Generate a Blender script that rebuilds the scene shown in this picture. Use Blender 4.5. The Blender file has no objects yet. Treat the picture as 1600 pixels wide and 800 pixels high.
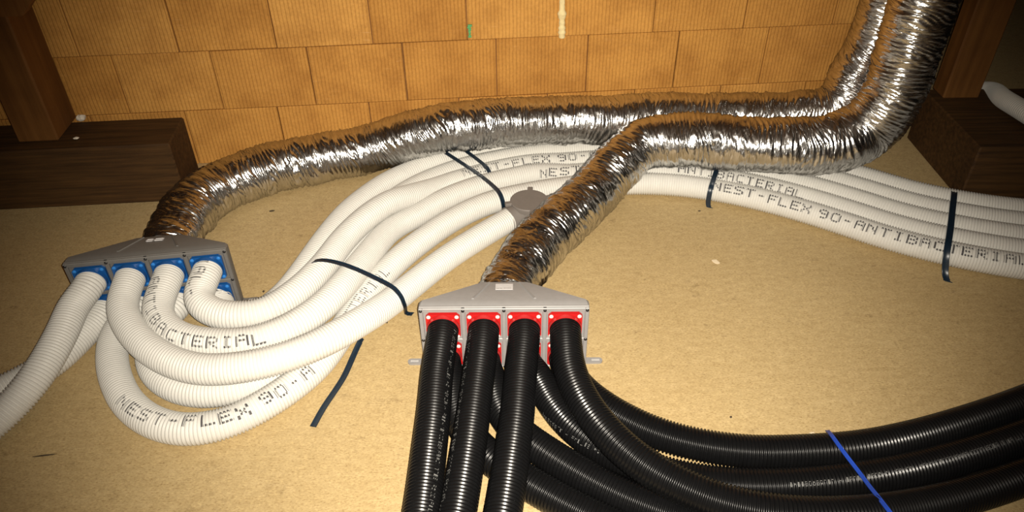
import bpy, math, random
import numpy as np

random.seed(7)
SC = bpy.context.scene
COL = SC.collection

# ------------------------------------------------------------ camera, light, exposure
PITCH, ROLL, HEIGHT = .6605, -.0113, 1.6996
from mathutils import Matrix, Vector
fw = Vector((0, math.cos(PITCH), -math.sin(PITCH))); up0 = Vector((0, math.sin(PITCH), math.cos(PITCH))); r0 = Vector((1, 0, 0))
ca, sa = math.cos(ROLL), math.sin(ROLL)
right = ca*r0+sa*up0; up = -sa*r0+ca*up0
cam = bpy.data.cameras.new('camera'); cam.sensor_width = 36; cam.lens = 1200/1600*36; cam.clip_start = .02
cam_o = bpy.data.objects.new('camera', cam); COL.objects.link(cam_o)
M = Matrix((right, up, -fw)).transposed().to_4x4(); M.translation = Vector((0, 0, HEIGHT)); cam_o.matrix_world = M
SC.camera = cam_o

w = bpy.data.worlds.new('world'); SC.world = w; w.use_nodes = True
w.node_tree.nodes['Background'].inputs[0].default_value = (.9, .8, .7, 1)
w.node_tree.nodes['Background'].inputs[1].default_value = .004

# the phone's flash: a small lamp just right of and above the lens
fl = bpy.data.lights.new('flash', 'SPOT'); fl.energy = 545; fl.color = (1, .92, .79); fl.shadow_soft_size = .006
fl.spot_size = math.radians(80); fl.spot_blend = 1.0
fo = bpy.data.objects.new('flash', fl); COL.objects.link(fo)
fo.location = Vector((0, 0, HEIGHT))+right*.025+up*.012
fo.rotation_euler = (Vector((.03, 2.10, 0))-fo.location).to_track_quat('-Z', 'Y').to_euler()

# the wide spill of the same flash
sp = bpy.data.lights.new('flash_spill', 'POINT'); sp.energy = 26; sp.color = fl.color; sp.shadow_soft_size = .006
so_ = bpy.data.objects.new('flash_spill', sp); COL.objects.link(so_); so_.location = fo.location

vs = SC.view_settings
vs.view_transform = 'Standard'; vs.look = 'None'; vs.gamma = 1; vs.use_curve_mapping = False; vs.exposure = 0

# ------------------------------------------------------------ measured paths (metres)
MANIFOLDS = {'black': [[-0.025,1.6435,0],-0.0062],
 'white': [[-1.1454,1.9026,0],0.1431]}
PIPES = {'white_T1': [[-1.3196,1.8755,0.174],[-1.3135,1.833,0.174],[-1.3355,1.7701,0.158],[-1.3319,1.6621,0.14],[-1.3484,1.5039,0.11],[-1.401,1.3936,0.08],[-1.4774,1.2966,0.06],[-1.5715,1.1956,0.05]],
 'white_B1': [[-1.3196,1.8755,0.058],[-1.3135,1.833,0.058],[-1.3398,1.7511,0.05],[-1.3832,1.6279,0.047],[-1.4545,1.5417,0.047],[-1.5529,1.4515,0.047],[-1.6814,1.3414,0.047]],
 'white_T2': [[-1.2033,1.8923,0.174],[-1.1972,1.8497,0.174],[-1.1826,1.7506,0.16],[-1.1018,1.637,0.15],[-0.9887,1.5485,0.143],[-0.8761,1.5064,0.141],[-0.7609,1.511,0.142],[-0.6411,1.5516,0.142],[-0.5426,1.6169,0.14],[-0.4627,1.7143,0.122],[-0.3956,1.8334,0.088],[-0.3267,1.9634,0.063],[-0.2236,2.1175,0.052],[-0.0923,2.2625,0.0495],[0.0016,2.354,0.0495]],
 'white_T3': [[-1.087,1.909,0.174],[-1.0809,1.8665,0.174],[-1.0725,1.7394,0.158],[-1.022,1.6656,0.15],[-0.9524,1.6227,0.146],[-0.8451,1.6045,0.144],[-0.7572,1.6146,0.143],[-0.6666,1.6655,0.142],[-0.5886,1.7594,0.138],[-0.5392,1.8866,0.125],[-0.4937,2.0845,0.09],[-0.4384,2.2785,0.06],[-0.3559,2.3878,0.0455],[-0.2537,2.4946,0.0455],[-0.1141,2.5882,0.0455],[0.0035,2.6383,0.0455],[0.1211,2.6748,0.0455],[0.2329,2.6622,0.0455],[0.3759,2.6785,0.0455],[0.538,2.6812,0.0455],[0.7012,2.6593,0.0455],[0.8574,2.6126,0.0455],[1.0036,2.5485,0.0455],[1.1418,2.4696,0.0455],[1.2704,2.382,0.0455],[1.3894,2.2957,0.0455],[1.5083,2.2274,0.0455],[1.6301,2.1736,0.0455],[1.7628,2.1285,0.0455],[1.9004,2.0972,0.0455],[2.042,2.0777,0.0455],[2.187,2.0678,0.0455],[2.3384,2.0598,0.0455],[2.4938,2.0448,0.0455],[2.6472,2.0189,0.0455],[2.7958,1.9874,0.0455],[2.941,1.9562,0.0455]],
 'white_T4': [[-0.9707,1.9258,0.174],[-0.9646,1.8832,0.174],[-0.9688,1.794,0.155],[-0.9186,1.7444,0.146],[-0.8318,1.7232,0.143],[-0.7424,1.7517,0.142],[-0.6734,1.8453,0.138],[-0.6215,1.971,0.132],[-0.5747,2.1407,0.126],[-0.5137,2.2613,0.13],[-0.4484,2.3607,0.123],[-0.375,2.4534,0.092],[-0.299,2.5493,0.058],[-0.2227,2.619,0.0455],[-0.1391,2.6607,0.0455],[-0.0433,2.7032,0.0455],[0.0971,2.7456,0.0455],[0.2217,2.753,0.0455],[0.3686,2.7697,0.0455],[0.5429,2.7725,0.0455],[0.7208,2.7486,0.0455],[0.8895,2.6982,0.0455],[1.0447,2.6302,0.0455],[1.1909,2.5469,0.0455],[1.3241,2.456,0.0455],[1.4407,2.3715,0.0455],[1.5485,2.3097,0.0455],[1.664,2.2586,0.0455],[1.7875,2.2166,0.0455],[1.9165,2.1873,0.0455],[2.0511,2.1687,0.0455],[2.1914,2.1592,0.0455],[2.3444,2.1511,0.0455],[2.5059,2.1355,0.0455],[2.665,2.1086,0.0455],[2.8154,2.0768,0.0455],[2.9591,2.0459,0.0455]],
 'white_B2': [[-1.2033,1.8923,0.058],[-1.1972,1.8497,0.058],[-1.2281,1.8256,0.053],[-1.2377,1.7434,0.0475],[-1.2083,1.646,0.0475],[-1.1581,1.5542,0.0475],[-1.0855,1.463,0.0475],[-0.993,1.3972,0.0475],[-0.9033,1.3714,0.0475],[-0.8253,1.3791,0.0475],[-0.7512,1.4163,0.0475],[-0.6601,1.4997,0.0475],[-0.5852,1.6044,0.0475],[-0.5325,1.755,0.0475],[-0.4935,1.8968,0.0475],[-0.4444,2.0213,0.0475],[-0.3829,2.1385,0.0465],[-0.3188,2.2331,0.0455],[-0.2414,2.3314,0.0455],[-0.1396,2.4263,0.0455],[-0.0595,2.4773,0.0455],[0.0907,2.5329,0.0455],[0.2442,2.5714,0.0455],[0.3832,2.5873,0.0455],[0.5331,2.5898,0.0455],[0.6816,2.5699,0.0455],[0.8252,2.5269,0.0455],[0.9625,2.4667,0.0455],[1.0928,2.3924,0.0455],[1.2167,2.3079,0.0455],[1.3382,2.2199,0.0455],[1.4681,2.1452,0.0455],[1.5962,2.0886,0.0455],[1.7381,2.0404,0.0455],[1.8843,2.0071,0.0455],[2.0329,1.9866,0.0455],[2.1825,1.9764,0.0455],[2.3323,1.9685,0.0455],[2.4816,1.9541,0.0455],[2.6295,1.9291,0.0455],[2.7763,1.8981,0.0455],[2.9229,1.8665,0.0455]],
 'white_B3': [[-1.087,1.909,0.058],[-1.0809,1.8665,0.058],[-1.1165,1.8098,0.052],[-1.1049,1.6851,0.0475],[-1.0593,1.591,0.0475],[-0.9906,1.5342,0.0475],[-0.923,1.5086,0.0475],[-0.84,1.5073,0.0475],[-0.7475,1.5405,0.0475],[-0.6803,1.6217,0.0475],[-0.648,1.7627,0.0475],[-0.6279,1.9215,0.0475],[-0.5998,2.0905,0.0475],[-0.5649,2.2389,0.0475],[-0.5163,2.3769,0.0465],[-0.4501,2.4941,0.0455],[-0.3788,2.5843,0.0455],[-0.2922,2.6591,0.0455],[-0.1859,2.7263,0.0455],[-0.0543,2.7798,0.0455],[0.0996,2.8289,0.0455],[0.2104,2.8438,0.0455],[0.3612,2.8609,0.0455],[0.5477,2.8639,0.0455],[0.7404,2.838,0.0455],[0.9217,2.7839,0.0455],[1.0857,2.712,0.0455],[1.24,2.6241,0.0455],[1.3778,2.5301,0.0455],[1.492,2.4473,0.0455],[1.5887,2.3919,0.0455],[1.6979,2.3436,0.0455],[1.8122,2.3047,0.0455],[1.9326,2.2773,0.0455],[2.0602,2.2598,0.0455],[2.1959,2.2506,0.0455],[2.3504,2.2424,0.0455],[2.518,2.2262,0.0455],[2.6827,2.1984,0.0455],[2.8349,2.1662,0.0455],[2.9771,2.1356,0.0455]],
 'white_B4': [[-0.9707,1.9258,0.058],[-0.9646,1.8832,0.058],[-0.961,1.9113,0.053],[-0.9385,1.8512,0.0475],[-0.8881,1.8109,0.0475],[-0.8211,1.8279,0.0475],[-0.7591,1.9141,0.0475],[-0.7209,2.0331,0.0475],[-0.6952,2.1467,0.0475],[-0.6652,2.2683,0.0475],[-0.6268,2.3903,0.0475],[-0.5788,2.4908,0.0465],[-0.4926,2.6199,0.0455],[-0.3856,2.7155,0.0455],[-0.272,2.795,0.0455],[-0.1447,2.8504,0.0455],[0.1021,2.9103,0.0455],[0.1991,2.9346,0.0455],[0.3539,2.9521,0.0455],[0.5526,2.9553,0.0455],[0.76,2.9274,0.0455],[0.9538,2.8696,0.0455],[1.1268,2.7938,0.0455],[1.289,2.7013,0.0455],[1.4316,2.6042,0.0455],[1.5432,2.5231,0.0455],[1.6289,2.4741,0.0455],[1.7318,2.4286,0.0455],[1.8368,2.3928,0.0455],[1.9487,2.3674,0.0455],[2.0692,2.3508,0.0455],[2.2003,2.342,0.0455],[2.3564,2.3338,0.0455],[2.5302,2.3169,0.0455],[2.7005,2.2882,0.0455],[2.8544,2.2556,0.0455],[2.9952,2.2253,0.0455]],
 'white_far': [[1.972,3.115,0.165],[2.0528,3.027,0.22],[2.0098,2.8402,0.268],[2.0082,2.7044,0.286],[2.0549,2.4426,0.286]],
 'black_T1': [[-0.2013,1.6426,0.174],[-0.2015,1.5996,0.174],[-0.2086,1.4687,0.162],[-0.2083,1.3385,0.155],[-0.2113,1.2204,0.148],[-0.2159,1.0608,0.14],[-0.2232,0.916,0.14],[-0.2298,0.8072,0.13],[-0.25,0.35,0.09],[-0.33,-0.3,0.048]],
 'black_T2': [[-0.0838,1.6419,0.174],[-0.084,1.5989,0.174],[-0.0957,1.4433,0.162],[-0.1056,1.3146,0.156],[-0.117,1.1788,0.15],[-0.1302,1.0562,0.145],[-0.1475,0.9151,0.14],[-0.156,0.82,0.13],[-0.152,0.35,0.1],[-0.2,-0.3,0.048]],
 'black_T3': [[0.0337,1.6412,0.174],[0.0335,1.5982,0.174],[0.0209,1.4642,0.163],[0.0085,1.3121,0.157],[-0.0055,1.1949,0.152],[-0.0244,1.0542,0.146],[-0.0467,0.9139,0.14],[-0.062,0.8189,0.13],[-0.05,0.35,0.1],[-0.07,-0.3,0.048]],
 'black_T4': [[0.1512,1.6405,0.174],[0.151,1.5975,0.174],[0.1534,1.4824,0.162],[0.1844,1.3598,0.154],[0.2381,1.2581,0.148],[0.3078,1.1738,0.144],[0.3907,1.1094,0.142],[0.4884,1.0636,0.135],[0.6134,1.03,0.137],[0.767,1.0342,0.12],[0.949,1.0809,0.075],[1.1393,1.1371,0.05],[1.3348,1.2014,0.047],[1.5899,1.2955,0.047],[1.9183,1.4165,0.047]],
 'black_B4': [[0.1512,1.6405,0.058],[0.151,1.5975,0.058],[0.156,1.5779,0.055],[0.1889,1.5114,0.0475],[0.2625,1.4245,0.0475],[0.3751,1.3444,0.0475],[0.4873,1.3,0.0475],[0.6172,1.2752,0.0475],[0.7771,1.2751,0.0475],[0.9248,1.2876,0.0475],[1.0736,1.3194,0.0475],[1.2539,1.3737,0.0475],[1.4494,1.4443,0.0475],[1.7633,1.5731,0.0475],[2.0872,1.7059,0.0475]],
 'black_B3': [[0.0337,1.6412,0.058],[0.0335,1.5982,0.058],[0.0669,1.5537,0.055],[0.1005,1.4691,0.0475],[0.1491,1.3807,0.0475],[0.2238,1.2995,0.0475],[0.3253,1.2345,0.0475],[0.4492,1.1897,0.0475],[0.5748,1.1708,0.0475],[0.7202,1.1707,0.0475],[0.8711,1.186,0.0475],[1.0296,1.215,0.0475],[1.1997,1.261,0.0475],[1.383,1.3214,0.0475],[1.6719,1.427,0.0475],[2.0007,1.5471,0.0475]],
 'black_B2': [[-0.0838,1.6419,0.058],[-0.084,1.5989,0.058],[-0.0632,1.5306,0.055],[-0.0406,1.4401,0.048],[0.0051,1.3562,0.0475],[0.0787,1.2848,0.0475],[0.1741,1.2089,0.0475],[0.2801,1.139,0.0475],[0.3978,1.0833,0.0475],[0.5413,1.0331,0.0475],[0.746,1.0071,0.0475],[1.0932,0.963,0.0475]],
 'black_B1': [[-0.2013,1.6426,0.058],[-0.2015,1.5996,0.058],[-0.1842,1.545,0.055],[-0.162,1.4303,0.048],[-0.1174,1.3319,0.0475],[-0.0478,1.2517,0.0475],[0.0421,1.1817,0.0475],[0.1428,1.1134,0.0475],[0.2681,1.0433,0.0475],[0.4237,0.9783,0.0475],[0.7467,0.8435,0.0475]]}
DUCTS = {'A': [[-1.1675,2.0561,0.115,0.083],[-1.174,2.1006,0.113,0.088],[-1.1827,2.3627,0.106,0.098],[-1.1253,2.5042,0.104,0.099],[-1.0297,2.5904,0.104,0.099],[-0.9199,2.6606,0.104,0.1],[-0.7271,2.7318,0.104,0.1],[-0.5627,2.7818,0.115,0.1],[-0.414,2.7887,0.16,0.1],[-0.2553,2.8,0.193,0.1],[0.0062,2.8302,0.197,0.1],[0.191,2.8424,0.197,0.1],[0.3759,2.8436,0.197,0.1],[0.6679,2.8534,0.197,0.1],[0.931,2.8471,0.197,0.1],[1.1619,2.8335,0.21,0.1],[1.3313,2.8359,0.25,0.1],[1.385,2.86,0.38,0.1],[1.43,2.865,0.58,0.1],[1.43,2.865,0.8,0.1],[1.43,2.865,1.05,0.1],[1.43,2.865,1.35,0.1]],
 'B': [[-0.024,1.7985,0.115,0.083],[-0.0238,1.8435,0.113,0.088],[0.079,2.0854,0.106,0.096],[0.1855,2.2566,0.104,0.098],[0.3121,2.4369,0.108,0.098],[0.4153,2.5769,0.14,0.099],[0.5195,2.6677,0.175,0.102],[0.6368,2.6704,0.195,0.108],[0.7574,2.6483,0.203,0.109],[0.8992,2.616,0.208,0.108],[1.0619,2.5806,0.212,0.11],[1.2294,2.574,0.222,0.113],[1.3658,2.6141,0.27,0.116],[1.4154,2.6004,0.42,0.112],[1.419,2.604,0.6,0.112],[1.423,2.608,0.8,0.112],[1.428,2.613,1.05,0.112],[1.434,2.619,1.35,0.112]]}
TEXT = [['white_B2','NEST-FLEX 90-A',0.5042,0.0435,[[0,0.315],[3,0.158],[5,0.058],[8,0.43],[9.5,0.329],[10.5,0.477],[12.5,0.515]],'dark'],['white_B2','CTERIAL',1.2981,0.039,[[2,0.226],[4,0.426],[6,0.489]],'dark'],['white_T3','0-ANTIBACTERIAL',0.0127,0.039,[[0,1.012],[2,0.307],[4,0.254],[6,0.337],[7,0.496],[8,0.576],[9,0.572],[11,0.62],[13,0.563],[14,0.71]],'dark'],['white_T4','IAL-',0.0205,0.039,[[0,0.028],[1,0.025],[2,0.112],[3,0.261]],'dark'],['white_T4','NEST-FLEX 90-A',1.4638,0.0435,[[0,0.135],[5,0.406],[12.5,0.211]],'dark'],['white_T3','NEST-F',2.0263,0.0435,[[0,0.905],[3,0.431],[5,0.344]],'dark'],['white_T3','ANTIBACTERIAL',2.5893,0.039,[[0,0.434],[12,0.722]],'dark'],['white_B2','NEST-FLEX 90-ANTIBACTERIAL',3.0374,0.0431,[[0,0.554],[3,0.564],[5,0.671],[8,0.667],[9.5,0.663],[12.5,0.615],[24.5,0.401]],'dark'],['black_T1','NEST-FLEX 90-ANTIBACTERIAL',0.056,0.0232,[[0,-1.012],[24.5,-0.602]],'light'],['black_T2','NEST-FLEX 90-ANTIBACTERIAL',0.0641,0.0224,[[0,0.903],[24.5,0.846]],'light'],['black_B3','NEST-FLEX 90',0.8962,0.0282,[[0,0.569],[10.5,0.475]],'light'],['black_B3','ANTIBACTERIAL',1.2363,0.024,[[0,0.449],[12,0.397]],'light'],['black_B3','NEST-FLEX',0.24,0.0215,[[0,1.507],[8,0.877]],'light']]
STRAPS = {'left': [[-0.7167,2.0614,0.03],[-0.6516,1.9502,0.165],[-0.6135,1.9344,0.19],[-0.5499,1.9193,0.188],[-0.4884,1.9024,0.172],[-0.4269,1.8808,0.152],[-0.3849,1.8605,0.142],[-0.3627,1.8492,0.13],[-0.3476,1.829,0.118],[-0.3421,1.8264,0.088],[-0.3445,1.8502,0.045],[-0.3512,1.8792,0.005],[-0.3277,1.8756,0.005]],
 'middle': [[-0.2812,2.7787,0.095],[-0.2021,2.6765,0.1],[-0.1221,2.5775,0.1],[-0.0658,2.4929,0.1],[-0.0411,2.4493,0.096],[-0.0317,2.4282,0.075],[-0.0298,2.4365,0.04],[-0.0304,2.4585,0.004]],
 'short': [[-0.1855,2.7731,0.097],[-0.1302,2.6899,0.1],[-0.0956,2.638,0.098],[-0.0829,2.6201,0.085],[-0.0811,2.6265,0.06]],
 'right': [[0.8516,2.702,0.095],[0.8188,2.6149,0.1],[0.7854,2.5301,0.1],[0.7648,2.4809,0.085],[0.7635,2.4777,0.04],[0.7672,2.4822,0.004],[0.7753,2.4732,0.004]],
 'farright': [[1.7187,2.4997,0.06],[1.6679,2.4157,0.095],[1.6035,2.295,0.1],[1.5461,2.1849,0.1],[1.496,2.0925,0.097],[1.4836,2.0595,0.07],[1.4931,2.0481,0.02],[1.4869,2.0226,0.004],[1.4938,2.0087,0.004]],
 'loose': [[-0.465,1.7198,0.05],[-0.4791,1.7039,0.03],[-0.4953,1.6534,0.012],[-0.5077,1.5949,0.007],[-0.5265,1.5377,0.006],[-0.5471,1.477,0.006],[-0.5632,1.4097,0.006]],
 'blue': [[0.84,1.3319,0.06],[0.8271,1.2849,0.097],[0.8326,1.2384,0.104],[0.8429,1.1987,0.104],[0.8537,1.1621,0.104],[0.8549,1.1225,0.115],[0.8527,1.0644,0.142],[0.8552,1.0199,0.155],[0.8714,0.9772,0.15]]}
PTS = {'fitting': [0.0669,2.3942,0.105],
 'foam': [[0.2017,2.95,0.658],[0.2091,2.95,0.4985]],
 'green': [-0.165,2.95,0.5346],
 'flake_beam': [-1.7104,2.7656,0.27],
 'flake_beam2': [-1.6686,2.619,0.27],
 'chips': [[-0.7919,1.9792,0],[-0.8501,2.0036,0],[-0.4107,1.8454,0],[0.7241,2.1409,0],[0.8216,1.3657,0],[-0.9386,2.4911,-0],[0.7304,2.4579,0],[0.6143,1.4322,0],[-1.2772,1.3256,0],[-0.487,1.7431,0]]}
def smooth_path(pts, step=.004):
    """centripetal Catmull-Rom through the points, resampled at equal steps"""
    P = np.asarray(pts, float)
    P = np.vstack([2*P[0]-P[1], P, 2*P[-1]-P[-2]])
    out = []
    for i in range(1, len(P)-2):
        p0, p1, p2, p3 = P[i-1], P[i], P[i+1], P[i+2]
        t0 = 0.; t1 = t0+np.linalg.norm((p1-p0)[:3])**.5+1e-9
        t2 = t1+np.linalg.norm((p2-p1)[:3])**.5+1e-9; t3 = t2+np.linalg.norm((p3-p2)[:3])**.5+1e-9
        n = max(8, int(np.linalg.norm((p2-p1)[:3])/step))
        t = np.linspace(t1, t2, n, endpoint=False)[:, None]
        A1 = (t1-t)/(t1-t0)*p0+(t-t0)/(t1-t0)*p1; A2 = (t2-t)/(t2-t1)*p1+(t-t1)/(t2-t1)*p2
        A3 = (t3-t)/(t3-t2)*p2+(t-t2)/(t3-t2)*p3
        B1 = (t2-t)/(t2-t0)*A1+(t-t0)/(t2-t0)*A2; B2 = (t3-t)/(t3-t1)*A2+(t-t1)/(t3-t1)*A3
        out.append((t2-t)/(t2-t1)*B1+(t-t1)/(t2-t1)*B2)
    C = np.vstack(out+[P[-2:-1]])
    for _ in range(3):                       # relax small kinks, ends held
        C[6:-6] = sum(C[6+k:len(C)-6+k] for k in range(-6, 7))/13.
    d = np.r_[0, np.cumsum(np.linalg.norm(np.diff(C[:, :3], axis=0), axis=1))]
    n = int(d[-1]/step)+1
    s = np.linspace(0, d[-1], n)
    return s, np.stack([np.interp(s, d, C[:, k]) for k in range(C.shape[1])], 1)

def frames(C):
    """parallel-transported frames along a path: tangents, normals, binormals"""
    T = np.gradient(C[:, :3], axis=0); T /= np.linalg.norm(T, axis=1)[:, None]
    N = np.zeros_like(T)
    a = np.array([0, 0, 1.]) if abs(T[0, 2]) < .8 else np.array([1., 0, 0])
    n = a-T[0]*(a@T[0]); N[0] = n/np.linalg.norm(n)
    for i in range(1, len(T)):
        n = N[i-1]-T[i]*(N[i-1]@T[i]); N[i] = n/np.linalg.norm(n)
    return T, N, np.cross(T, N)
# ------------------------------------------------------------ helpers
def mesh_obj(name, verts, faces, mat=None, parent=None, smooth=True, sharp=None, uv=None):
    me = bpy.data.meshes.new(name)
    verts = np.asarray(verts, np.float32)
    if isinstance(faces, np.ndarray):
        k = faces.shape[1]
        me.vertices.add(len(verts)); me.vertices.foreach_set('co', verts.ravel())
        me.loops.add(faces.size); me.loops.foreach_set('vertex_index', faces.astype(np.int32).ravel())
        me.polygons.add(len(faces)); me.polygons.foreach_set('loop_start', np.arange(0, faces.size, k, dtype=np.int32))
        me.update(calc_edges=True)
    else:
        me.from_pydata(verts.tolist(), [], faces)
    me.validate()
    if smooth:
        me.polygons.foreach_set('use_smooth', np.ones(len(me.polygons), bool))
        if sharp: me.set_sharp_from_angle(angle=math.radians(sharp))
    if uv is not None:
        lay = me.uv_layers.new(name='UVMap')
        vi = np.zeros(len(me.loops), np.int32); me.loops.foreach_get('vertex_index', vi)
        lay.data.foreach_set('uv', uv[vi].astype(np.float32).ravel())
    if mat: me.materials.append(mat)
    o = bpy.data.objects.new(name, me); COL.objects.link(o)
    if parent: o.parent = parent
    return o

def empty(name, loc=(0, 0, 0), rz=0):
    o = bpy.data.objects.new(name, None); COL.objects.link(o); o.location = loc; o.rotation_euler = (0, 0, rz); o.empty_display_size = .05
    return o

def tag(o, label=None, cat=None, group=None, kind=None):
    for k, v in (('label', label), ('category', cat), ('group', group), ('kind', kind)):
        if v: o[k] = v
    return o

class MB:
    """collects simple solids into one mesh"""
    def __init__(s): s.v = []; s.f = []
    def add(s, v, f):
        n = len(s.v); s.v += [tuple(p) for p in v]; s.f += [tuple(i+n for i in q) for q in f]; return s
    def box(s, x0, x1, y0, y1, z0, z1, b=0.):
        """box, its edges chamfered by b"""
        if b <= 0:
            v = [(x, y, z) for x in (x0, x1) for y in (y0, y1) for z in (z0, z1)]
            return s.add(v, [(0, 1, 3, 2), (4, 6, 7, 5), (0, 4, 5, 1), (2, 3, 7, 6), (0, 2, 6, 4), (1, 5, 7, 3)])
        lo, hi = (x0, y0, z0), (x1, y1, z1); v = []; idx = {}
        for i in range(8):
            c = [hi[k] if i >> k & 1 else lo[k] for k in range(3)]; d = [-1 if i >> k & 1 else 1 for k in range(3)]
            for a in range(3):                                # vertex lying on the face normal to axis a
                p = [c[k]+(0 if k == a else d[k]*b) for k in range(3)]; idx[i, a] = len(v); v.append(p)
        f = []
        for a in range(3):
            o1, o2 = (a+1) % 3, (a+2) % 3
            for sd in (0, 1):
                q = [(sd << a) | (p << o1) | (r << o2) for p, r in ((0, 0), (1, 0), (1, 1), (0, 1))]
                q = [idx[i, a] for i in q]; f.append(q if sd else q[::-1])
            for p in (0, 1):
                for r in (0, 1):                              # edge chamfers along axis a
                    i0 = (p << o1) | (r << o2); i1 = i0 | (1 << a)
                    q = [idx[i0, o1], idx[i1, o1], idx[i1, o2], idx[i0, o2]]; f.append(q if (p ^ r) == 0 else q[::-1])
        for i in range(8):
            q = [idx[i, 0], idx[i, 1], idx[i, 2]]; f.append(q if bin(i).count('1') % 2 else q[::-1])
        return s.add(v, f)
    def loft(s, rings, cap0=True, cap1=True):
        n = len(rings[0]); v = [p for r in rings for p in r]; f = []
        for i in range(len(rings)-1):
            for j in range(n): f.append((i*n+j, i*n+(j+1) % n, (i+1)*n+(j+1) % n, (i+1)*n+j))
        if cap0: f.append(tuple(range(n))[::-1])
        if cap1: f.append(tuple((len(rings)-1)*n+j for j in range(n)))
        return s.add(v, f)
    def prism(s, pts, y0, y1):
        """outline in x,z pushed along y"""
        return s.loft([[(x, y0, z) for x, z in pts], [(x, y1, z) for x, z in pts]])
    def lathe(s, prof, c=(0, 0, 0), n=32, axis='z'):
        rings = []
        for r, h in prof:
            ring = []
            for k in range(n):
                a = 2*math.pi*k/n; x, y = r*math.cos(a), r*math.sin(a)
                ring.append((c[0]+x, c[1]+y, c[2]+h) if axis == 'z' else (c[0]+x, c[1]-h, c[2]+y))
            rings.append(ring)
        return s.loft(rings)
    def build(s, name, mat, parent=None, smooth=True, sharp=35):
        return mesh_obj(name, s.v, s.f, mat, parent, smooth, sharp)

# ------------------------------------------------------------ materials
def new_mat(name):
    m = bpy.data.materials.new(name); m.use_nodes = True; nt = m.node_tree
    return m, nt, nt.nodes['Principled BSDF']
def nd(nt, t, **kw):
    n = nt.nodes.new(t)
    for k, v in kw.items():
        if k.startswith('i_'):
            key = k[2:]; n.inputs[int(key) if key.isdigit() else key.replace('_', ' ')].default_value = v
        else: setattr(n, k, v)
    return n
def ramp(nt, stops, src):
    r = nt.nodes.new('ShaderNodeValToRGB'); e = r.color_ramp.elements
    while len(e) < len(stops): e.new(.5)
    for el, (p, c) in zip(e, stops): el.position = p; el.color = (*c, 1) if len(c) == 3 else c
    nt.links.new(src, r.inputs[0]); return r.outputs[0]
def mix(nt, a, b, fac, mode='MIX'):
    n = nt.nodes.new('ShaderNodeMix'); n.data_type = 'RGBA'; n.blend_type = mode
    for sock, val in ((n.inputs[0], fac), (n.inputs[6], a), (n.inputs[7], b)):
        if hasattr(val, 'is_output'): nt.links.new(val, sock)
        elif isinstance(val, (int, float)): sock.default_value = val
        else: sock.default_value = (*val, 1)
    return n.outputs[2]
def coords(nt, kind='Object', scale=(1, 1, 1), rot=(0, 0, 0)):
    t = nt.nodes.new('ShaderNodeTexCoord'); m = nt.nodes.new('ShaderNodeMapping')
    m.inputs['Scale'].default_value = scale; m.inputs['Rotation'].default_value = rot
    nt.links.new(t.outputs[kind], m.inputs[0]); return m.outputs[0]
def noise(nt, vec, scale, detail=4, rough=.55, dim='3D'):
    n = nd(nt, 'ShaderNodeTexNoise', noise_dimensions=dim); n.inputs['Scale'].default_value = scale
    n.inputs['Detail'].default_value = detail; n.inputs['Roughness'].default_value = rough
    nt.links.new(vec, n.inputs['Vector']); return n.outputs[0]
def bump(nt, b, h, strength, dist, chain=None):
    n = nd(nt, 'ShaderNodeBump'); n.inputs['Strength'].default_value = strength; n.inputs['Distance'].default_value = dist
    nt.links.new(h, n.inputs['Height'])
    if chain: nt.links.new(chain, n.inputs['Normal'])
    if b: nt.links.new(n.outputs[0], b.inputs['Normal'])
    return n.outputs[0]

def plain(name, col, rough=.5, metal=0, grain=.06, scale=60, spec=.5):
    """a plastic or paint with slight mottling and fine relief"""
    m, nt, b = new_mat(name); c = coords(nt)
    n = noise(nt, c, scale)
    nt.links.new(ramp(nt, [(.3, tuple(v*(1-grain) for v in col)), (.7, tuple(min(1, v*(1+grain)) for v in col))], n), b.inputs['Base Color'])
    b.inputs['Roughness'].default_value = rough; b.inputs['Metallic'].default_value = metal
    b.inputs['Specular IOR Level'].default_value = spec
    bump(nt, b, noise(nt, c, scale*8), .06, .001)
    return m

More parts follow.
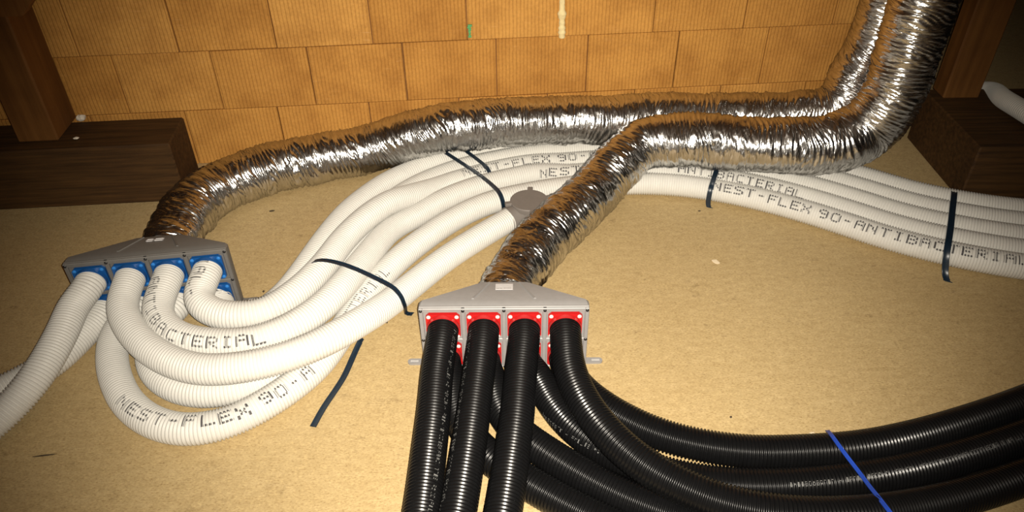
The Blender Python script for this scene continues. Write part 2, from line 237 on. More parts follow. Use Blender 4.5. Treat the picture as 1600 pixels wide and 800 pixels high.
def make_floor_mat():
    m, nt, b = new_mat('chipboard'); c = coords(nt)
    streak = noise(nt, coords(nt, scale=(1, 3, 1)), 14, 8, .72)
    blotch = noise(nt, c, 1.6, 4)
    fleck = noise(nt, coords(nt, scale=(1, 1.8, 1)), 130, 3, .7)
    base = ramp(nt, [(.25, (.425, .31, .15)), (.5, (.475, .355, .178)), (.78, (.52, .395, .208))], streak)
    base = mix(nt, base, ramp(nt, [(.3, (.84, .80, .74)), (.7, (1, 1, 1))], blotch), .55, 'MULTIPLY')
    base = mix(nt, base, ramp(nt, [(.33, (.66, .59, .50)), (.44, (.96, .95, .94)), (.56, (1.03, 1.03, 1.03)), (.66, (1.22, 1.22, 1.18))], fleck), .95, 'MULTIPLY')
    base = mix(nt, base, ramp(nt, [(.35, (.86, .84, .81)), (.65, (1.07, 1.07, 1.07))], noise(nt, coords(nt, scale=(1, 1.5, 1)), 42, 4, .7)), .8, 'MULTIPLY')
    # scattered dark scuffs and a few footprints of dirt
    scuff = noise(nt, coords(nt, scale=(1, 1.6, 1)), 17, 5, .75)
    base = mix(nt, base, (.17, .11, .05), ramp(nt, [(.60, (0, 0, 0)), (.72, (.65, .65, .65))], scuff))
    for x, y, r in ((-.79, 1.14, .085), (-.80, 1.27, .05), (-.32, 2.02, .07), (.63, 2.02, .05), (-.62, 1.21, .04), (-.36, 1.50, .05), (-.98, 1.55, .05)):
        p = nd(nt, 'ShaderNodeVectorMath', operation='DISTANCE'); nt.links.new(c, p.inputs[0]); p.inputs[1].default_value = (x, y, 0)
        mk = nd(nt, 'ShaderNodeMapRange'); nt.links.new(p.outputs['Value'], mk.inputs[0])
        mk.inputs[1].default_value = r; mk.inputs[2].default_value = 0; mk.inputs[3].default_value = 0; mk.inputs[4].default_value = 1
        g = ramp(nt, [(.50, (0, 0, 0)), (.66, (.8, .8, .8))], noise(nt, c, 38, 5, .7))
        base = mix(nt, base, (.15, .095, .04), mix(nt, (0, 0, 0), g, mk.outputs[0]))
    nt.links.new(base, b.inputs['Base Color']); b.inputs['Roughness'].default_value = .62; b.inputs['Specular IOR Level'].default_value = .25
    h = bump(nt, None, fleck, .22, .002); bump(nt, b, noise(nt, c, 420, 2), .12, .001, h)
    return m

def make_brick_mat():
    m, nt, b = new_mat('fired_clay'); c = coords(nt)
    oi = nd(nt, 'ShaderNodeObjectInfo')
    hue = ramp(nt, [(0, (.46, .215, .047)), (.35, (.54, .262, .060)), (.7, (.50, .238, .052)), (1, (.58, .292, .072))], oi.outputs['Random'])
    off = nd(nt, 'ShaderNodeVectorMath', operation='MULTIPLY_ADD'); nt.links.new(oi.outputs['Random'], off.inputs[0])
    off.inputs[1].default_value = (37, 11, 23); nt.links.new(c, off.inputs[2]); v = off.outputs[0]
    big = noise(nt, v, 7, 4)
    hue = mix(nt, hue, ramp(nt, [(.3, (.80, .77, .74)), (.7, (1.12, 1.12, 1.12))], noise(nt, v, 90, 4, .7)), .7, 'MULTIPLY')
    col = mix(nt, hue, ramp(nt, [(.3, (.72, .66, .6)), (.55, (1, 1, 1)), (.75, (1.14, 1.18, 1.2))], big), .75, 'MULTIPLY')
    # combed vertical grooves of the extrusion, and worn horizontal drag marks
    wv = nd(nt, 'ShaderNodeTexWave', bands_direction='X', wave_profile='SIN'); nt.links.new(v, wv.inputs[0])
    wv.inputs['Scale'].default_value = 21.5; wv.inputs['Distortion'].default_value = 1.1; wv.inputs['Detail'].default_value = 1.5; wv.inputs['Detail Scale'].default_value = 1.2
    mp = nd(nt, 'ShaderNodeMapping'); mp.inputs['Scale'].default_value = (5, 1, 60); nt.links.new(v, mp.inputs[0])
    drag = noise(nt, mp.outputs[0], 3, 3, .7)
    groove = ramp(nt, [(0, (.62, .56, .5)), (.22, (1, 1, 1))], wv.outputs[0])
    col = mix(nt, col, groove, .42, 'MULTIPLY')
    pale = ramp(nt, [(.60, (0, 0, 0)), (.75, (.35, .35, .35))], drag)
    patch = ramp(nt, [(.45, (0, 0, 0)), (.65, (1, 1, 1))], noise(nt, v, 5, 2))
    col = mix(nt, col, (.70, .42, .19), mix(nt, (0, 0, 0), pale, patch))
    nt.links.new(col, b.inputs['Base Color']); b.inputs['Roughness'].default_value = .85; b.inputs['Specular IOR Level'].default_value = .2
    h = bump(nt, None, ramp(nt, [(0, (0, 0, 0)), (.3, (1, 1, 1))], wv.outputs[0]), .5, .004)
    h = bump(nt, None, drag, .12, .002, h); bump(nt, b, noise(nt, v, 260, 3), .25, .0015, h)
    return m

def make_wood(name, lo, hi, rough=.7, axis='X', scale=1.):
    m, nt, b = new_mat(name)
    sc = {'X': (1.2, 22, 22), 'Z': (22, 22, 1.2)}[axis]
    g = noise(nt, coords(nt, scale=tuple(v*scale for v in sc)), 1.6, 6, .6)
    k = noise(nt, coords(nt), 3.2, 3)
    col = ramp(nt, [(.3, lo), (.72, hi)], g)
    col = mix(nt, col, ramp(nt, [(.3, (.55, .5, .45)), (.65, (1.1, 1.1, 1.1))], k), .7, 'MULTIPLY')
    nt.links.new(col, b.inputs['Base Color']); b.inputs['Roughness'].default_value = rough; b.inputs['Specular IOR Level'].default_value = .25
    h = bump(nt, None, g, .35, .003); bump(nt, b, noise(nt, coords(nt), 150, 3), .2, .001, h)
    return m

def make_foil():
    m, nt, b = new_mat('aluminium_foil')
    b.inputs['Metallic'].default_value = 1; b.inputs['Roughness'].default_value = .235
    c = coords(nt, 'UV')
    st = nd(nt, 'ShaderNodeMapping'); st.inputs['Scale'].default_value = (95, 17, 1); st.inputs['Rotation'].default_value = (0, 0, .22); nt.links.new(c, st.inputs[0])
    st2 = nd(nt, 'ShaderNodeMapping'); st2.inputs['Scale'].default_value = (210, 60, 1); st2.inputs['Rotation'].default_value = (0, 0, -.35); nt.links.new(c, st2.inputs[0])
    n1 = noise(nt, st.outputs[0], 1, 2, .5, '2D'); n2 = noise(nt, st2.outputs[0], 1, 2, .5, '2D')
    rid = nd(nt, 'ShaderNodeMath', operation='ABSOLUTE'); sub = nd(nt, 'ShaderNodeMath', operation='SUBTRACT'); sub.inputs[1].default_value = .5
    nt.links.new(n1, sub.inputs[0]); nt.links.new(sub.outputs[0], rid.inputs[0])
    h = bump(nt, None, rid.outputs[0], .45, .006); bump(nt, b, n2, .55, .0018, h)
    nt.links.new(ramp(nt, [(.3, (.55, .545, .535)), (.7, (.70, .695, .685))], n1), b.inputs['Base Color'])
    b.inputs['Specular Tint'].default_value = (.62, .62, .62, 1)
    return m

FLOOR = make_floor_mat(); BRICK = make_brick_mat(); FOIL = make_foil()
MORTAR = plain('mortar', (.20, .085, .026), .95)
BEAM = make_wood('dark_timber', (.030, .014, .004), (.088, .042, .012), .75, 'X', 1.8)
POST = make_wood('orange_timber', (.105, .041, .008), (.18, .077, .018), .7, 'Z')
ROOF = make_wood('roof_boards', (.24, .145, .065), (.36, .23, .11), .8, 'X', .4)
DARKWALL = make_wood('dark_boards', (.016, .010, .005), (.03, .019, .009), .9, 'X', .4)
WHITE = plain('white_conduit', (.585, .57, .53), .5, grain=.03, scale=30, spec=.25)
BLACK = plain('black_conduit', (.004, .004, .0043), .28, grain=.15, scale=40, spec=.22)
GREY = plain('grey_moulding', (.25, .24, .235), .48, grain=.04)
GREYB = plain('dark_grey_moulding', (.135, .127, .117), .5, grain=.04)
GREYD = plain('fitting_grey', (.17, .15, .135), .6, grain=.05)
RED = plain('red_port', (.42, .012, .012), .32, grain=.04)
BLUE = plain('blue_port', (.008, .075, .26), .28, grain=.05)
PIN_W = plain('pale_pin', (.82, .66, .60), .3); PIN_B = plain('blue_pin', (.03, .19, .55), .2)
SCREW = plain('black_screw', (.012, .011, .011), .4)
INKD = plain('dark_ink', (.045, .042, .045), .7); INKL = plain('pale_ink', (.15, .15, .145), .6)
STRAP = plain('navy_strap', (.006, .016, .030), .36, grain=.25, scale=200, spec=.6); STRAPB = plain('blue_strap', (.015, .06, .40), .45)
PAPER = plain('sticker_paper', (.62, .60, .60), .5); GREYL = plain('pale_grey_print', (.42, .41, .40), .6)
FOAM = plain('cream_foam', (.72, .58, .30), .8, grain=.12); GREENM = plain('green_film', (.10, .33, .12), .5, grain=.3, scale=150)
PLASTER = plain('pale_plaster', (.66, .60, .50), .85); CHIP = plain('dark_chip', (.05, .032, .016), .8); CHIPL = plain('pale_chip', (.75, .62, .42), .7)

# ------------------------------------------------------------ the setting
def slab(name, x0, x1, y0, y1, z0, z1, mat):
    return tag(MB().box(x0, x1, y0, y1, z0, z1).build(name, mat, None, False), kind='structure')
slab('floor', -3.2, 4.4, -2.4, 5.6, -.08, 0, FLOOR)
slab('ceiling', -3.2, 4.4, -2.4, 5.6, 2.6, 2.7, ROOF)
slab('wall_left', -3.3, -3.2, -2.4, 5.6, 0, 2.6, ROOF)
slab('wall_right', 4.4, 4.5, -2.4, 5.6, 0, 2.6, DARKWALL)
slab('wall_front', -3.2, 4.4, -2.5, -2.4, 0, 2.6, ROOF)
slab('wall_far', -3.2, 4.4, 5.6, 5.7, 0, 2.6, DARKWALL)

PHI, DIST = .0804, 2.9678
wall = MB().box(-2.85, 1.66, .010, .25, 0, 2.598).build('wall_back', MORTAR, None, False)
wall.location = (0, DIST, 0); wall.rotation_euler = (0, 0, PHI); tag(wall, kind='structure')
PITCHX, BW, BH = .375, .3718, .2482
brick_meshes = {}
def brick(u0, u1, k):
    key = round(u1-u0, 3)
    if key not in brick_meshes:
        hw = (u1-u0)/2
        o = MB().box(-hw, hw, -.004, .02, 0, BH, .003).build('brick', BRICK, wall, False); brick_meshes[key] = o.data
    else:
        o = bpy.data.objects.new('brick', brick_meshes[key]); COL.objects.link(o); o.parent = wall
    o.location = ((u0+u1)/2, random.uniform(-.0025, .0025), k*.25+.0008)
    o.rotation_euler = (random.uniform(-.004, .004), 0, random.uniform(-.004, .004))
first = {0: -.967, 1: -1.555, 2: -1.668, 3: -1.60}
for k in range(4):
    j = first[k]-PITCHX*math.floor((first[k]+2.84)/PITCHX)
    edges = [-2.84]
    while j < 1.60:
        if j-edges[-1] > .03: edges.append(j)
        j += PITCHX
    edges.append(1.655)
    for a, b_ in zip(edges[:-1], edges[1:]):
        if b_-a > .05: brick(a+.0016, b_-.0016, k)

# ------------------------------------------------------------ timbers
def timber(name, size, loc, rz, mat, label, cat, tilt=None):
    o = MB().box(-size[0]/2, size[0]/2, -size[1]/2, size[1]/2, 0, size[2], .006).build(name, mat, None, False)
    o.location = loc; o.rotation_euler = tilt or (0, 0, rz)
    return tag(o, label, cat)
c_, s_ = math.cos(.075), math.sin(.075)
timber('timber_beam', (1.6, .222, .258), (-1.315-.8*c_-.111*-s_, 2.572-.8*s_+.111*c_, 0), .075, BEAM, 'dark sawn timber beam lying on the floor under the left post', 'beam')
timber('timber_beam', (1.6, .50, .236), (1.762+.8, 2.512+.25, 0), 0, BEAM, 'dark timber sleeper block on the floor at the right, behind the white pipes', 'beam')
timber('timber_post', (.150, .19, 2.34), (-1.812, 2.694, .258), .075, POST, 'orange brown timber post standing on the left beam before the bricks', 'post')
timber('timber_post', (.150, .10, 2.36), (1.878, 2.968, .236), .0, POST, 'orange brown timber post standing on the right sleeper behind the foil duct', 'post')
# raking strut nailed to the face of the left post
o = MB().prism([(-.26, 0), (0, 0), (.85, .85), (.59, .85)], -.03, .03).build('timber_strut', POST, None, False)
o.location = (-1.625, 2.552, .775); o.rotation_euler = (0, 0, .075)
tag(o, 'raking timber strut fixed across the left post at the top left', 'strut')

# ------------------------------------------------------------ corrugated conduits
RIDGE = .0095
def conduit(key, name, label, mat, segs=28, R=.0452, group=None, fade=None):
    s, C = smooth_path(PIPES[key])
    n = int(s[-1]/RIDGE)
    fr = np.array([0, .32, .54, .80]); depth = np.array([0, 0, .0042, .0042])
    q = (np.arange(n)[:, None]+fr[None, :]).ravel()*RIDGE; q = q[q < s[-1]]; rad = R-np.tile(depth, n)[:len(q)]
    T, N, B = frames(C)
    ip = lambda A: np.stack([np.interp(q, s, A[:, k]) for k in range(3)], 1)
    c, nn, bb = ip(C), ip(N), ip(B)
    a = np.arange(segs)*2*np.pi/segs
    V = c[:, None]+rad[:, None, None]*(nn[:, None]*np.cos(a)[None, :, None]+bb[:, None]*np.sin(a)[None, :, None])
    m = len(q); i = np.arange(m-1)[:, None]*segs; j = np.arange(segs)[None, :]; j2 = (j+1) % segs
    F = np.stack([i+j, i+j2, i+segs+j2, i+segs+j], -1).reshape(-1, 4)
    o = mesh_obj(name, V.reshape(-1, 3), F, mat)
    return tag(o, label, 'pipe', group)

FONT = {'N': '10001 11001 10101 10101 10011 10001 10001', 'E': '11111 10000 10000 11110 10000 10000 11111', 'S': '01111 10000 10000 01110 00001 00001 11110',
 'T': '11111 00100 00100 00100 00100 00100 00100', '-': '00000 00000 00000 01110 00000 00000 00000', 'F': '11111 10000 10000 11110 10000 10000 10000',
 'L': '10000 10000 10000 10000 10000 10000 11111', 'X': '10001 10001 01010 00100 01010 10001 10001', '9': '01110 10001 10001 01111 00001 00001 01110',
 '0': '01110 10001 10001 10001 10001 10001 01110', 'A': '01110 10001 10001 11111 10001 10001 10001', 'I': '01110 00100 00100 00100 00100 00100 01110',
 'B': '11110 10001 10001 11110 10001 10001 11110', 'C': '01111 10000 10000 10000 10000 10000 01111', 'R': '11110 10001 10001 11110 10100 10010 10001', ' ': '00000 '*6+'00000'}
def lettering(pipe, key, text, s0, pitch, angles, ink, R=.0452):
    """dot-matrix print: the ink sits on the crests of the ridges only"""
    s, C = smooth_path(PIPES[key]); T, N, B = frames(C)
    big = ink == 'dark'
    H = .034 if big else .011; cw = pitch/6.2; ch = H/7
    AI, AA = zip(*angles); V = []; F = []
    ctr = s0
    for chx in text:
        rows = FONT[chx].split()
        for r_, row in enumerate(rows):
            for k, bit in enumerate(row):
                if bit != '1': continue
                x0 = ctr+(k-2.5)*cw; x1 = x0+cw*1.05
                t = x0
                while t < x1-1e-6:
                    t2 = min(t+.0012, x1); ph = ((t+t2)/2/RIDGE) % 1
                    if ph < (.60 if big else .46) or (big and ph > .86):
                        ang = float(np.interp((ctr-s0)/pitch, AI, AA))
                        v0 = ang+((r_-3.5)*ch)/R; v1 = v0+ch*(1.3 if big else 1.05)/R; rr_ = R+.0006-.0042*max(0, (min(ph, .54)-.32)/.22 if ph < .84 else (1-ph)/.20)
                        base = len(V)
                        for tt, vv in ((t, v0), (t, v1), (t2, v1), (t2, v0)):
                            p = [np.interp(tt, s, C[:, q])+rr_*(np.interp(tt, s, N[:, q])*math.cos(vv)+np.interp(tt, s, B[:, q])*math.sin(vv)) for q in range(3)]
                            V.append(p)
                        F.append((base, base+3, base+2, base+1))
                    t = t2
        ctr += pitch*(.5 if chx == ' ' else 1)
    if V:
        o = mesh_obj('printed_lettering', V, F, INKD if big else INKL, pipe, False)
        o['label'] = 'dark dot matrix lettering' if big else 'pale lettering'
        o['kind'] = 'stuff'

WL = {
 'T1': 'white corrugated pipe leaving the first upper blue port, running out at the left edge',
 'B1': 'white corrugated pipe low behind the upper one running out at the left edge',
 'T2': 'white corrugated pipe from the second upper blue port to the round grey fitting',
 'T3': 'white corrugated pipe printed ANTIBACTERIAL round its bend, from the third upper blue port',
 'T4': 'white corrugated pipe making the tightest upper bend, from the rightmost upper blue port',
 'B2': 'white corrugated pipe in the lowest loop on the floor, printed NEST-FLEX 90',
 'B3': 'white corrugated pipe half hidden in the bend between the lowest loop and the pipe above',
 'B4': 'white corrugated pipe on the far side of the bundle, stub below the rightmost blue port'}
BLB = {
 'T1': 'black corrugated pipe from the leftmost upper red port, running straight to the lower edge',
 'T2': 'black corrugated pipe from the second upper red port, running straight to the lower edge',
 'T3': 'black corrugated pipe from the third upper red port, running straight to the lower edge',
 'T4': 'black corrugated pipe from the rightmost upper red port, crossing over the others to the right',
 'B1': 'black corrugated pipe nearest the lower edge, coming out from under the three straight ones',
 'B2': 'black corrugated pipe second from the lower edge, passing under the third straight one',
 'B3': 'black corrugated pipe with white print, second strand of the coil at the right',
 'B4': 'black corrugated pipe forming the outermost strand of the coil, beside the bare floor'}
pipe_objs = {}
for k, l in WL.items(): pipe_objs['white_'+k] = conduit('white_'+k, 'corrugated_pipe', l, WHITE, 28, group='white pipes of the blue manifold')
for k, l in BLB.items(): pipe_objs['black_'+k] = conduit('black_'+k, 'corrugated_pipe', l, BLACK, 32, group='black pipes of the red manifold')
conduit('white_far', 'corrugated_pipe', 'short length of white pipe resting on the right sleeper in the dark', WHITE, 24, R=.038)
for t in TEXT: lettering(pipe_objs[t[0]], *t)

# ------------------------------------------------------------ foil ducts
def vnoise(u, v, nv, seed, ns=4096):
    """smooth value noise, periodic in v (0..1)"""
    g = np.random.default_rng(seed).random((ns, nv))
    y = v*nv; i = np.floor(u).astype(int); j = np.floor(y).astype(int); fu = u-i; fv = y-j
    fu = fu*fu*(3-2*fu); fv = fv*fv*(3-2*fv)
    G = lambda a, b_: g[a % ns, b_ % nv]
    return ((G(i, j)*(1-fu)+G(i+1, j)*fu)*(1-fv)+(G(i, j+1)*(1-fu)+G(i+1, j+1)*fu)*fv)*2-1
def duct(key, label, seed):
    s, C = smooth_path(DUCTS[key], .0036); T, N, B = frames(C); R = C[:, 3]
    segs = 104; v = np.arange(segs)/segs
    S, Vv = np.meshgrid(s, v, indexing='ij')
    skew = S+.03*np.sin(2*np.pi*Vv+S*2)+.011*vnoise(S/.045, Vv, 4, seed+7)
    rid = np.abs(vnoise(skew/.013, Vv, 11, seed))
    fold = np.cos(2*np.pi*(skew/.0165+1.0*vnoise(S/.03, Vv, 7, seed+5)+Vv))            # irregular folds round the wire coil
    amp = np.clip(.62+.75*vnoise(S/.05, Vv, 6, seed+8)+.35*vnoise(S/.018, Vv, 9, seed+9), .05, 1.4)
    d = .0034*fold*amp-.0022*rid+.0026*vnoise(skew/.019, Vv, 13, seed+4)+.0012*vnoise(skew/.0065, Vv, 15, seed+1)+.0050*vnoise(S/.07, Vv, 5, seed+2)+.0011*vnoise(S/.0040, Vv, 44, seed+3)
    rad = R[:, None]+d
    a = 2*np.pi*v
    P = C[:, None, :3]+rad[:, :, None]*(N[:, None]*np.cos(a)[None, :, None]+B[:, None]*np.sin(a)[None, :, None])
    P[:, :, 2] = np.maximum(P[:, :, 2], .002)
    m = len(s); i = np.arange(m-1)[:, None]*segs; j = np.arange(segs)[None, :]; j2 = (j+1) % segs
    F = np.stack([i+j, i+j2, i+segs+j2, i+segs+j], -1).reshape(-1, 4)
    uv = np.stack([S, np.abs(Vv-.5)*2*np.pi*.1], -1).reshape(-1, 2)
    return tag(mesh_obj('foil_duct', P.reshape(-1, 3), F, FOIL, uv=uv), label, 'duct', 'insulated foil ducts')
duct('A', 'crinkled silver foil duct along the brick wall, running to the manifold with blue ports', 11)
duct('B', 'crinkled silver foil duct in front, running to the manifold with red ports', 31)

# ------------------------------------------------------------ manifolds
W2, MH = .2445, .24
def superring(a, b_, zc, y, e, n=64):
    out = []
    for k in range(n):
        t = 2*math.pi*(k+.5)/n; c, s = math.cos(t), math.sin(t)
        out.append((a*math.copysign(abs(c)**(2/e), c), y, zc+b_*math.copysign(abs(s)**(2/e), s)))
    return out
def hood_top(y): return .24-(y-.03)/.12*.034
def manifold(key, colour, port_mat, pin_mat, GREY, label):
    (cx, cy, cz), rz = MANIFOLDS[key]
    root = empty('pipe_manifold', (cx, cy, 0), rz)
    tag(root, label, 'manifold')
    def rect(hx, z0, z1, y, c):
        return [(-hx+c, y, z0), (hx-c, y, z0), (hx, y, z0+c), (hx, y, z1-c), (hx-c, y, z1), (-hx+c, y, z1), (-hx, y, z1-c), (-hx, y, z0+c)]
    h = MB().loft([rect(W2, 0, .24, .006, .004), rect(W2+.001, 0, .241, .014, .006), rect(W2, .0, .240, .030, .008), rect(.098, .022, .206, .150, .03), rect(.088, .03, .200, .158, .045)])
    h.build('hood', GREY, root, sharp=25)
    MB().lathe([(.080, -.15), (.080, -.205), (.076, -.205)], (0, 0, .115), 40, 'y').build('spigot', GREY, root)
    for sx in (-1, 1):                                                   # raised ribs on the hood
        m = MB(); y0, y1 = .036, .146; x0, x1 = .090*sx, .046*sx
        w_ = .0045
        m.loft([[(x0-w_, y0, hood_top(y0)-.003), (x0+w_, y0, hood_top(y0)-.003), (x0+w_*.6, y0, hood_top(y0)+.004), (x0-w_*.6, y0, hood_top(y0)+.004)],
                [(x1-w_, y1, hood_top(y1)-.003), (x1+w_, y1, hood_top(y1)-.003), (x1+w_*.6, y1, hood_top(y1)+.004), (x1-w_*.6, y1, hood_top(y1)+.004)]])
        m.build('hood_rib', GREY, root, False)
    p = MB().box(-W2, W2, -.001, .008, 0, .24, .002)                    # recessed plate with raised frame bars
    bars = [(-W2, -W2+.012), (W2-.012, W2)]+[(x-.0065, x+.0065) for x in (-.1175, 0, .1175)]
    for a, b_ in bars: p.box(a, b_, -.009, 0, 0, .24, .002)
    for a, b_ in ((0, .008), (.109, .122), (.225, .24)): p.box(-W2+.01, W2-.01, -.0085, 0, a, b_, .002)
    p.build('front_plate', GREY, root, False)
    xs = [(k-1.5)*.1175 for k in range(4)]
    for zc in (.174, .058):
        for x in xs:
            c = .009; hw, hz = .049, .046
            o = [(x-hw, zc-hz+c), (x-hw+c, zc-hz), (x+hw-c, zc-hz), (x+hw, zc-hz+c), (x+hw, zc+hz-c), (x+hw-c, zc+hz), (x-hw+c, zc+hz), (x-hw, zc+hz-c)]
            m = MB().prism(o, -.012, 0).lathe([(.0475, 0), (.0475, .018), (.0458, .018), (.0458, .006)], (x, -.010, zc), 32, 'y')
            pl = m.build('port_plate', port_mat, root, sharp=30)
            pl['label'] = colour+' port plate'
            pm = MB()
            first_pin = None
            for sx in (-1, 1):
                for sz in ((1, -1) if zc > .1 else (1,)):
                    MB().lathe([(.0062, 0), (.0058, .002), (.0035, .0036), (.0008, .0042)], (x+sx*.0405, -.012, zc+sz*.0375), 14, 'y').build('pin', pin_mat, pl)
    for x in (-W2+.006, -.1175, 0, .1175, W2-.006):
        for z in ((.232, .118, .006) if abs(x) > .2 else (.232, .005)):
            MB().lathe([(.0050, 0), (.0050, .0015), (.0035, .003), (.001, .0032)], (x, -.0088, z), 12, 'y').build('screw', SCREW, root)
    for sx in (-1, 1):
        pts = [(W2-.006, .004), (W2+.042, .004)]+[(W2+.042+.011*math.sin(a), .015-.011*math.cos(a)) for a in np.linspace(.3, math.pi-.3, 7)]+[(W2+.042, .026), (W2+.006, .026), (W2-.006, .034)]
        ring = [(sx*x, y) for x, y in pts]
        if sx < 0: ring = ring[::-1]
        f = MB().loft([[(x, y, 0.0005) for x, y in ring], [(x, y, .007) for x, y in ring]])
        fo_ = f.build('mounting_foot', GREY, root, False)
        MB().box(*sorted((sx*(W2+.020), sx*(W2+.044))), .0115, .0185, .0071, .0078).build('slot', SCREW if key == 'none' else GREYL, fo_, False)
    ang = math.atan2(-.034, .12)
    def on_top(m, name, mat): 
        o = m.build(name, mat, root, False); o.location = (0, .112, hood_top(.112)+.0012); o.rotation_euler = (ang, 0, 0); return o
    if key == 'black':
        st = on_top(MB().box(-.026, .026, -.018, .024, 0, .0008), 'sticker', PAPER); st['label'] = 'small pale sticker with a barcode'
        bc = MB(); x = -.001
        while x < .022:
            wd = random.choice((.0008, .0014, .002)); bc.box(x, x+wd, -.014, -.004, .0007, .0012); x += wd+random.choice((.0008, .0012))
        for a, b_ in ((-.022, -.015), (-.0135, -.006)): bc.box(a, b_, -.014, -.008, .0007, .0012)
        for k in range(4): bc.box(-.022, .020-.004*k, .001+.005*k, .0025+.005*k, .0007, .0010)
        bc.build('barcode', GREYL, st, False)
    else:
        e = MB()
        for a, b_ in ((-.026, -.004), (.000, .028)):
            for q in ((a, b_, -.009, -.0065), (a, b_, .0065, .009), (a, a+.0025, -.009, .009), (b_-.0025, b_, -.009, .009)): e.box(*q, 0, .0022)
        on_top(e, 'embossed_mark', PAPER)['label'] = 'pale embossed mark of two outlined boxes'
    return root
manifold('black', 'red', RED, PIN_W, GREY, 'grey plastic manifold box with red port plates feeding the black pipes')
manifold('white', 'blue', BLUE, PIN_B, GREYB, 'darker grey plastic manifold box with blue port plates feeding the white pipes')

# ------------------------------------------------------------ round end fitting
fx, fy, _ = PTS['fitting']
fit = empty('round_fitting', (fx, fy, 0)); tag(fit, 'round grey plastic fitting with lugged lid, closing a white pipe on the floor', 'fitting')
MB().lathe([(.064, .001), (.064, .086), (.0665, .088)], n=48).build('body', GREYD, fit)
lid = MB().lathe([(.0705, .084), (.0715, .087), (.0715, .102), (.0695, .1045), (.0, .1047)], n=48)
lid.build('lid', GREYD, fit, sharp=30)
for a in (math.radians(86), math.radians(192), math.radians(18), math.radians(278)):
    m = MB().box(.066, .092, -.010, .010, .088, .1045, .002); o = m.build('lug', GREYD, fit, False); o.rotation_euler = (0, 0, a)
e = np.array(PIPES['white_T2'][-1]); dv = np.array([fx, fy, .0495])-e; L = np.linalg.norm(dv); az = math.atan2(dv[1], dv[0])
so = MB().lathe([(.0478, 0), (.0478, .05), (.044, .05), (.044, 0)], n=36, axis='y').build('socket', GREYD, fit)
so.rotation_euler = (0, 0, az-math.pi/2); d2 = dv/L
so.location = (-d2[0]*.045, -d2[1]*.045, .0495)

# ------------------------------------------------------------ straps
def strap(name, pts, label, mat, width=.019, fixed=True, thick=.0022, group=None):
    s, C = smooth_path(pts, .003)
    T = np.gradient(C, axis=0); T /= np.linalg.norm(T, axis=1)[:, None]
    if fixed:
        h = C[-1]-C[0]; h[2] = 0; h /= np.linalg.norm(h); Wd = np.tile(np.array([-h[1], h[0], 0]), (len(C), 1))
    else:
        Wd = np.stack([-T[:, 1], T[:, 0], 0*T[:, 0]], 1); Wd /= np.linalg.norm(Wd, axis=1)[:, None]
    Nn = np.cross(T, Wd); Nn /= np.linalg.norm(Nn, axis=1)[:, None]
    if Nn[len(Nn)//2, 2] < 0: Nn = -Nn
    prof = [(-.5, 0), (-.47, 1), (-.36, 1.15), (-.26, .65), (0, .8), (.26, .65), (.36, 1.15), (.47, 1), (.5, 0)]
    rings = [[C[i]+Wd[i]*width*a+Nn[i]*thick*b_ for a, b_ in prof] for i in range(len(C))]
    m = MB().loft(rings); return tag(m.build(name, mat, None, True, 50), label, 'strap', group)
strap('tie_strap', STRAPS['left'], 'dark navy strap over the white pipes, nearest the blue manifold, its end turned up', STRAP, .017)
strap('tie_strap', STRAPS['middle'], 'dark navy strap over the white pipes ending beside the round grey fitting', STRAP, .018)
strap('tie_strap', STRAPS['short'], 'short dark navy strap over the rear white pipes, just under the foil duct', STRAP, .017)
strap('tie_strap', STRAPS['right'], 'dark navy strap over the white pipes right of the front foil duct', STRAP, .019)
strap('tie_strap', STRAPS['farright'], 'dark navy strap over the white pipes before the right sleeper', STRAP, .022)
strap('strap_offcut', STRAPS['loose'], 'loose cut strip of navy strap lying on the floor left of the red manifold', STRAP, .019, False)
strap('tie_strap', STRAPS['blue'], 'bright blue strap over the coil of black pipes', STRAPB, .011)

# ------------------------------------------------------------ small things
def lump(name, loc, size, mat, label, cat, seed, n=10, group=None):
    """irregular crumb: a jittered lat-long ball"""
    r = random.Random(seed); rings = []
    for i in range(1, 6):
        t = math.pi*i/6
        rings.append([(size[0]*math.sin(t)*math.cos(2*math.pi*k/n)*r.uniform(.65, 1.1), size[1]*math.sin(t)*math.sin(2*math.pi*k/n)*r.uniform(.65, 1.1), size[2]*(1-math.cos(t))/2*1.0*r.uniform(.9, 1.05)) for k in range(n)])
    o = MB().loft(rings[::-1]).build(name, mat, None, False); o.location = loc
    o.rotation_euler = (0, 0, r.uniform(0, 3)); return tag(o, label, cat, group)
(f0, f1) = PTS['foam']
def wall_pt(x): return DIST+x*math.tan(PHI)-.006
foam_path = [(f1[0]+.002, wall_pt(f1[0]), f1[2]-.004), (f1[0], wall_pt(f1[0])-.005, f1[2]+.03), (f1[0]-.001, wall_pt(f1[0])-.005, f1[2]+.10), (f1[0]-.004, wall_pt(f1[0])-.005, f1[2]+.22), (f1[0]-.004, wall_pt(f1[0])-.004, f1[2]+.35)]
s, C = smooth_path(foam_path, .006); rr = random.Random(3); rings = []
bulge = lambda t: .0115+.007*math.exp(-((t-.098)/.012)**2)+.004*math.exp(-((t-.03)/.02)**2)
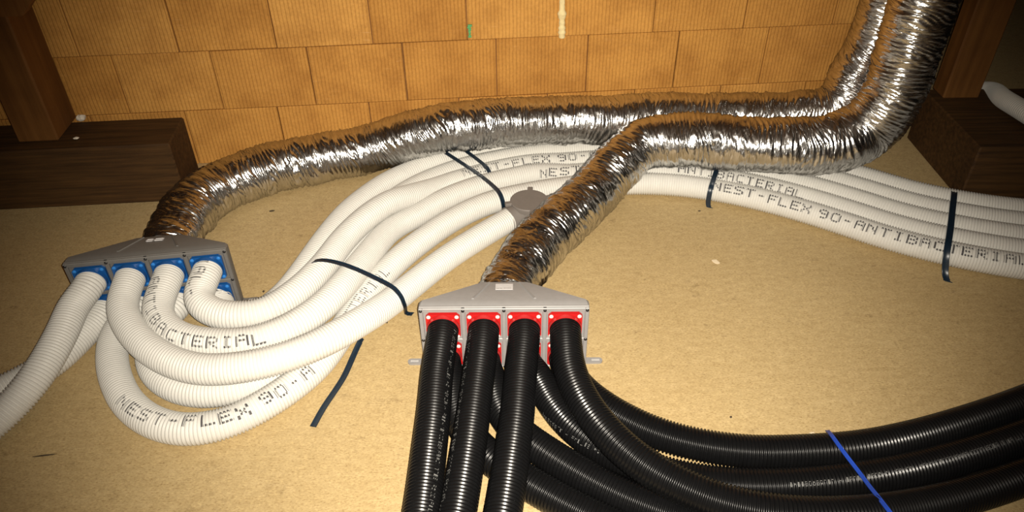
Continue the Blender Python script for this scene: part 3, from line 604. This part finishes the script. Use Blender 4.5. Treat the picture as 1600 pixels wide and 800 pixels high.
for i in range(len(C)):
    r_ = bulge(s[i])*(1+.10*math.sin(s[i]*310)+.08*rr.uniform(-1, 1)); 
    rings.append([(C[i, 0]+r_*math.cos(a), C[i, 1]-r_*.7*math.sin(a), C[i, 2]) for a in np.linspace(0, 2*math.pi, 12, endpoint=False)])
tag(MB().loft(rings).build('foam_bead', FOAM, None, True, 60), 'cream strip of squeezed out foam on the brick wall', 'foam')
gx, gy, gz = PTS['green']
m = MB(); rr = random.Random(9)
for k in range(7):
    zz = gz-.022+k*.0075; m.box(-.004+rr.uniform(-.004, .002), .009+rr.uniform(-.004, .003), -.003-rr.uniform(0, .004), .004, zz-gz, zz-gz+.0085, .001)
o = m.build('film_scrap', GREENM, None, False); o.location = (gx+.006, wall_pt(gx)-.001, gz); o.rotation_euler = (0, 0, PHI)
tag(o, 'scrap of green film stuck in a brick joint', 'scrap')
b1, b2 = PTS['flake_beam'], PTS['flake_beam2']
lump('plaster_crumb', (b1[0], b1[1], .2585), (.022, .015, .03), PLASTER, 'pale plaster crumb on the left beam beside the post', 'crumb', 1)
lump('plaster_crumb', (b2[0], b2[1], .2585), (.012, .008, .008), PLASTER, 'tiny pale flake on the left beam, nearer its front edge', 'crumb', 2)
chips = [('dark wood chip on the floor under the leftmost white bundle edge', CHIP, (.016, .006, .006)), ('small dark speck on the floor right of the blue manifold foot', CHIP, (.006, .004, .004)),
 ('dark chip on the floor between the white pipes and the red manifold', CHIP, (.012, .005, .005)), ('pale flake on the bare floor before the right white bundle', CHIPL, (.016, .012, .002)),
 ('grey crumb beside the outermost black pipe near the blue strap', CHIPL, (.012, .008, .008)), ('dark smear of bark on the floor by the left foil duct', CHIP, (.014, .006, .003)),
 ('tiny dark chip on the floor below the right navy strap', CHIP, (.007, .004, .003)), ('tiny dark chip on the floor above the black coil', CHIP, (.005, .004, .003)),
 ('thin dark splinter on the floor at the lower left', CHIP, (.035, .0025, .003)), ('tiny dark crumb on the floor at the upper end of the loose strap', CHIP, (.005, .004, .003))]
for k, ((l, m_, sz), p) in enumerate(zip(chips, PTS['chips'])):
    o = lump('floor_chip', (p[0], p[1], .0), sz, m_, l, 'chip', 20+k)
    if 'splinter' in l: o.rotation_euler = (0, 0, .15)
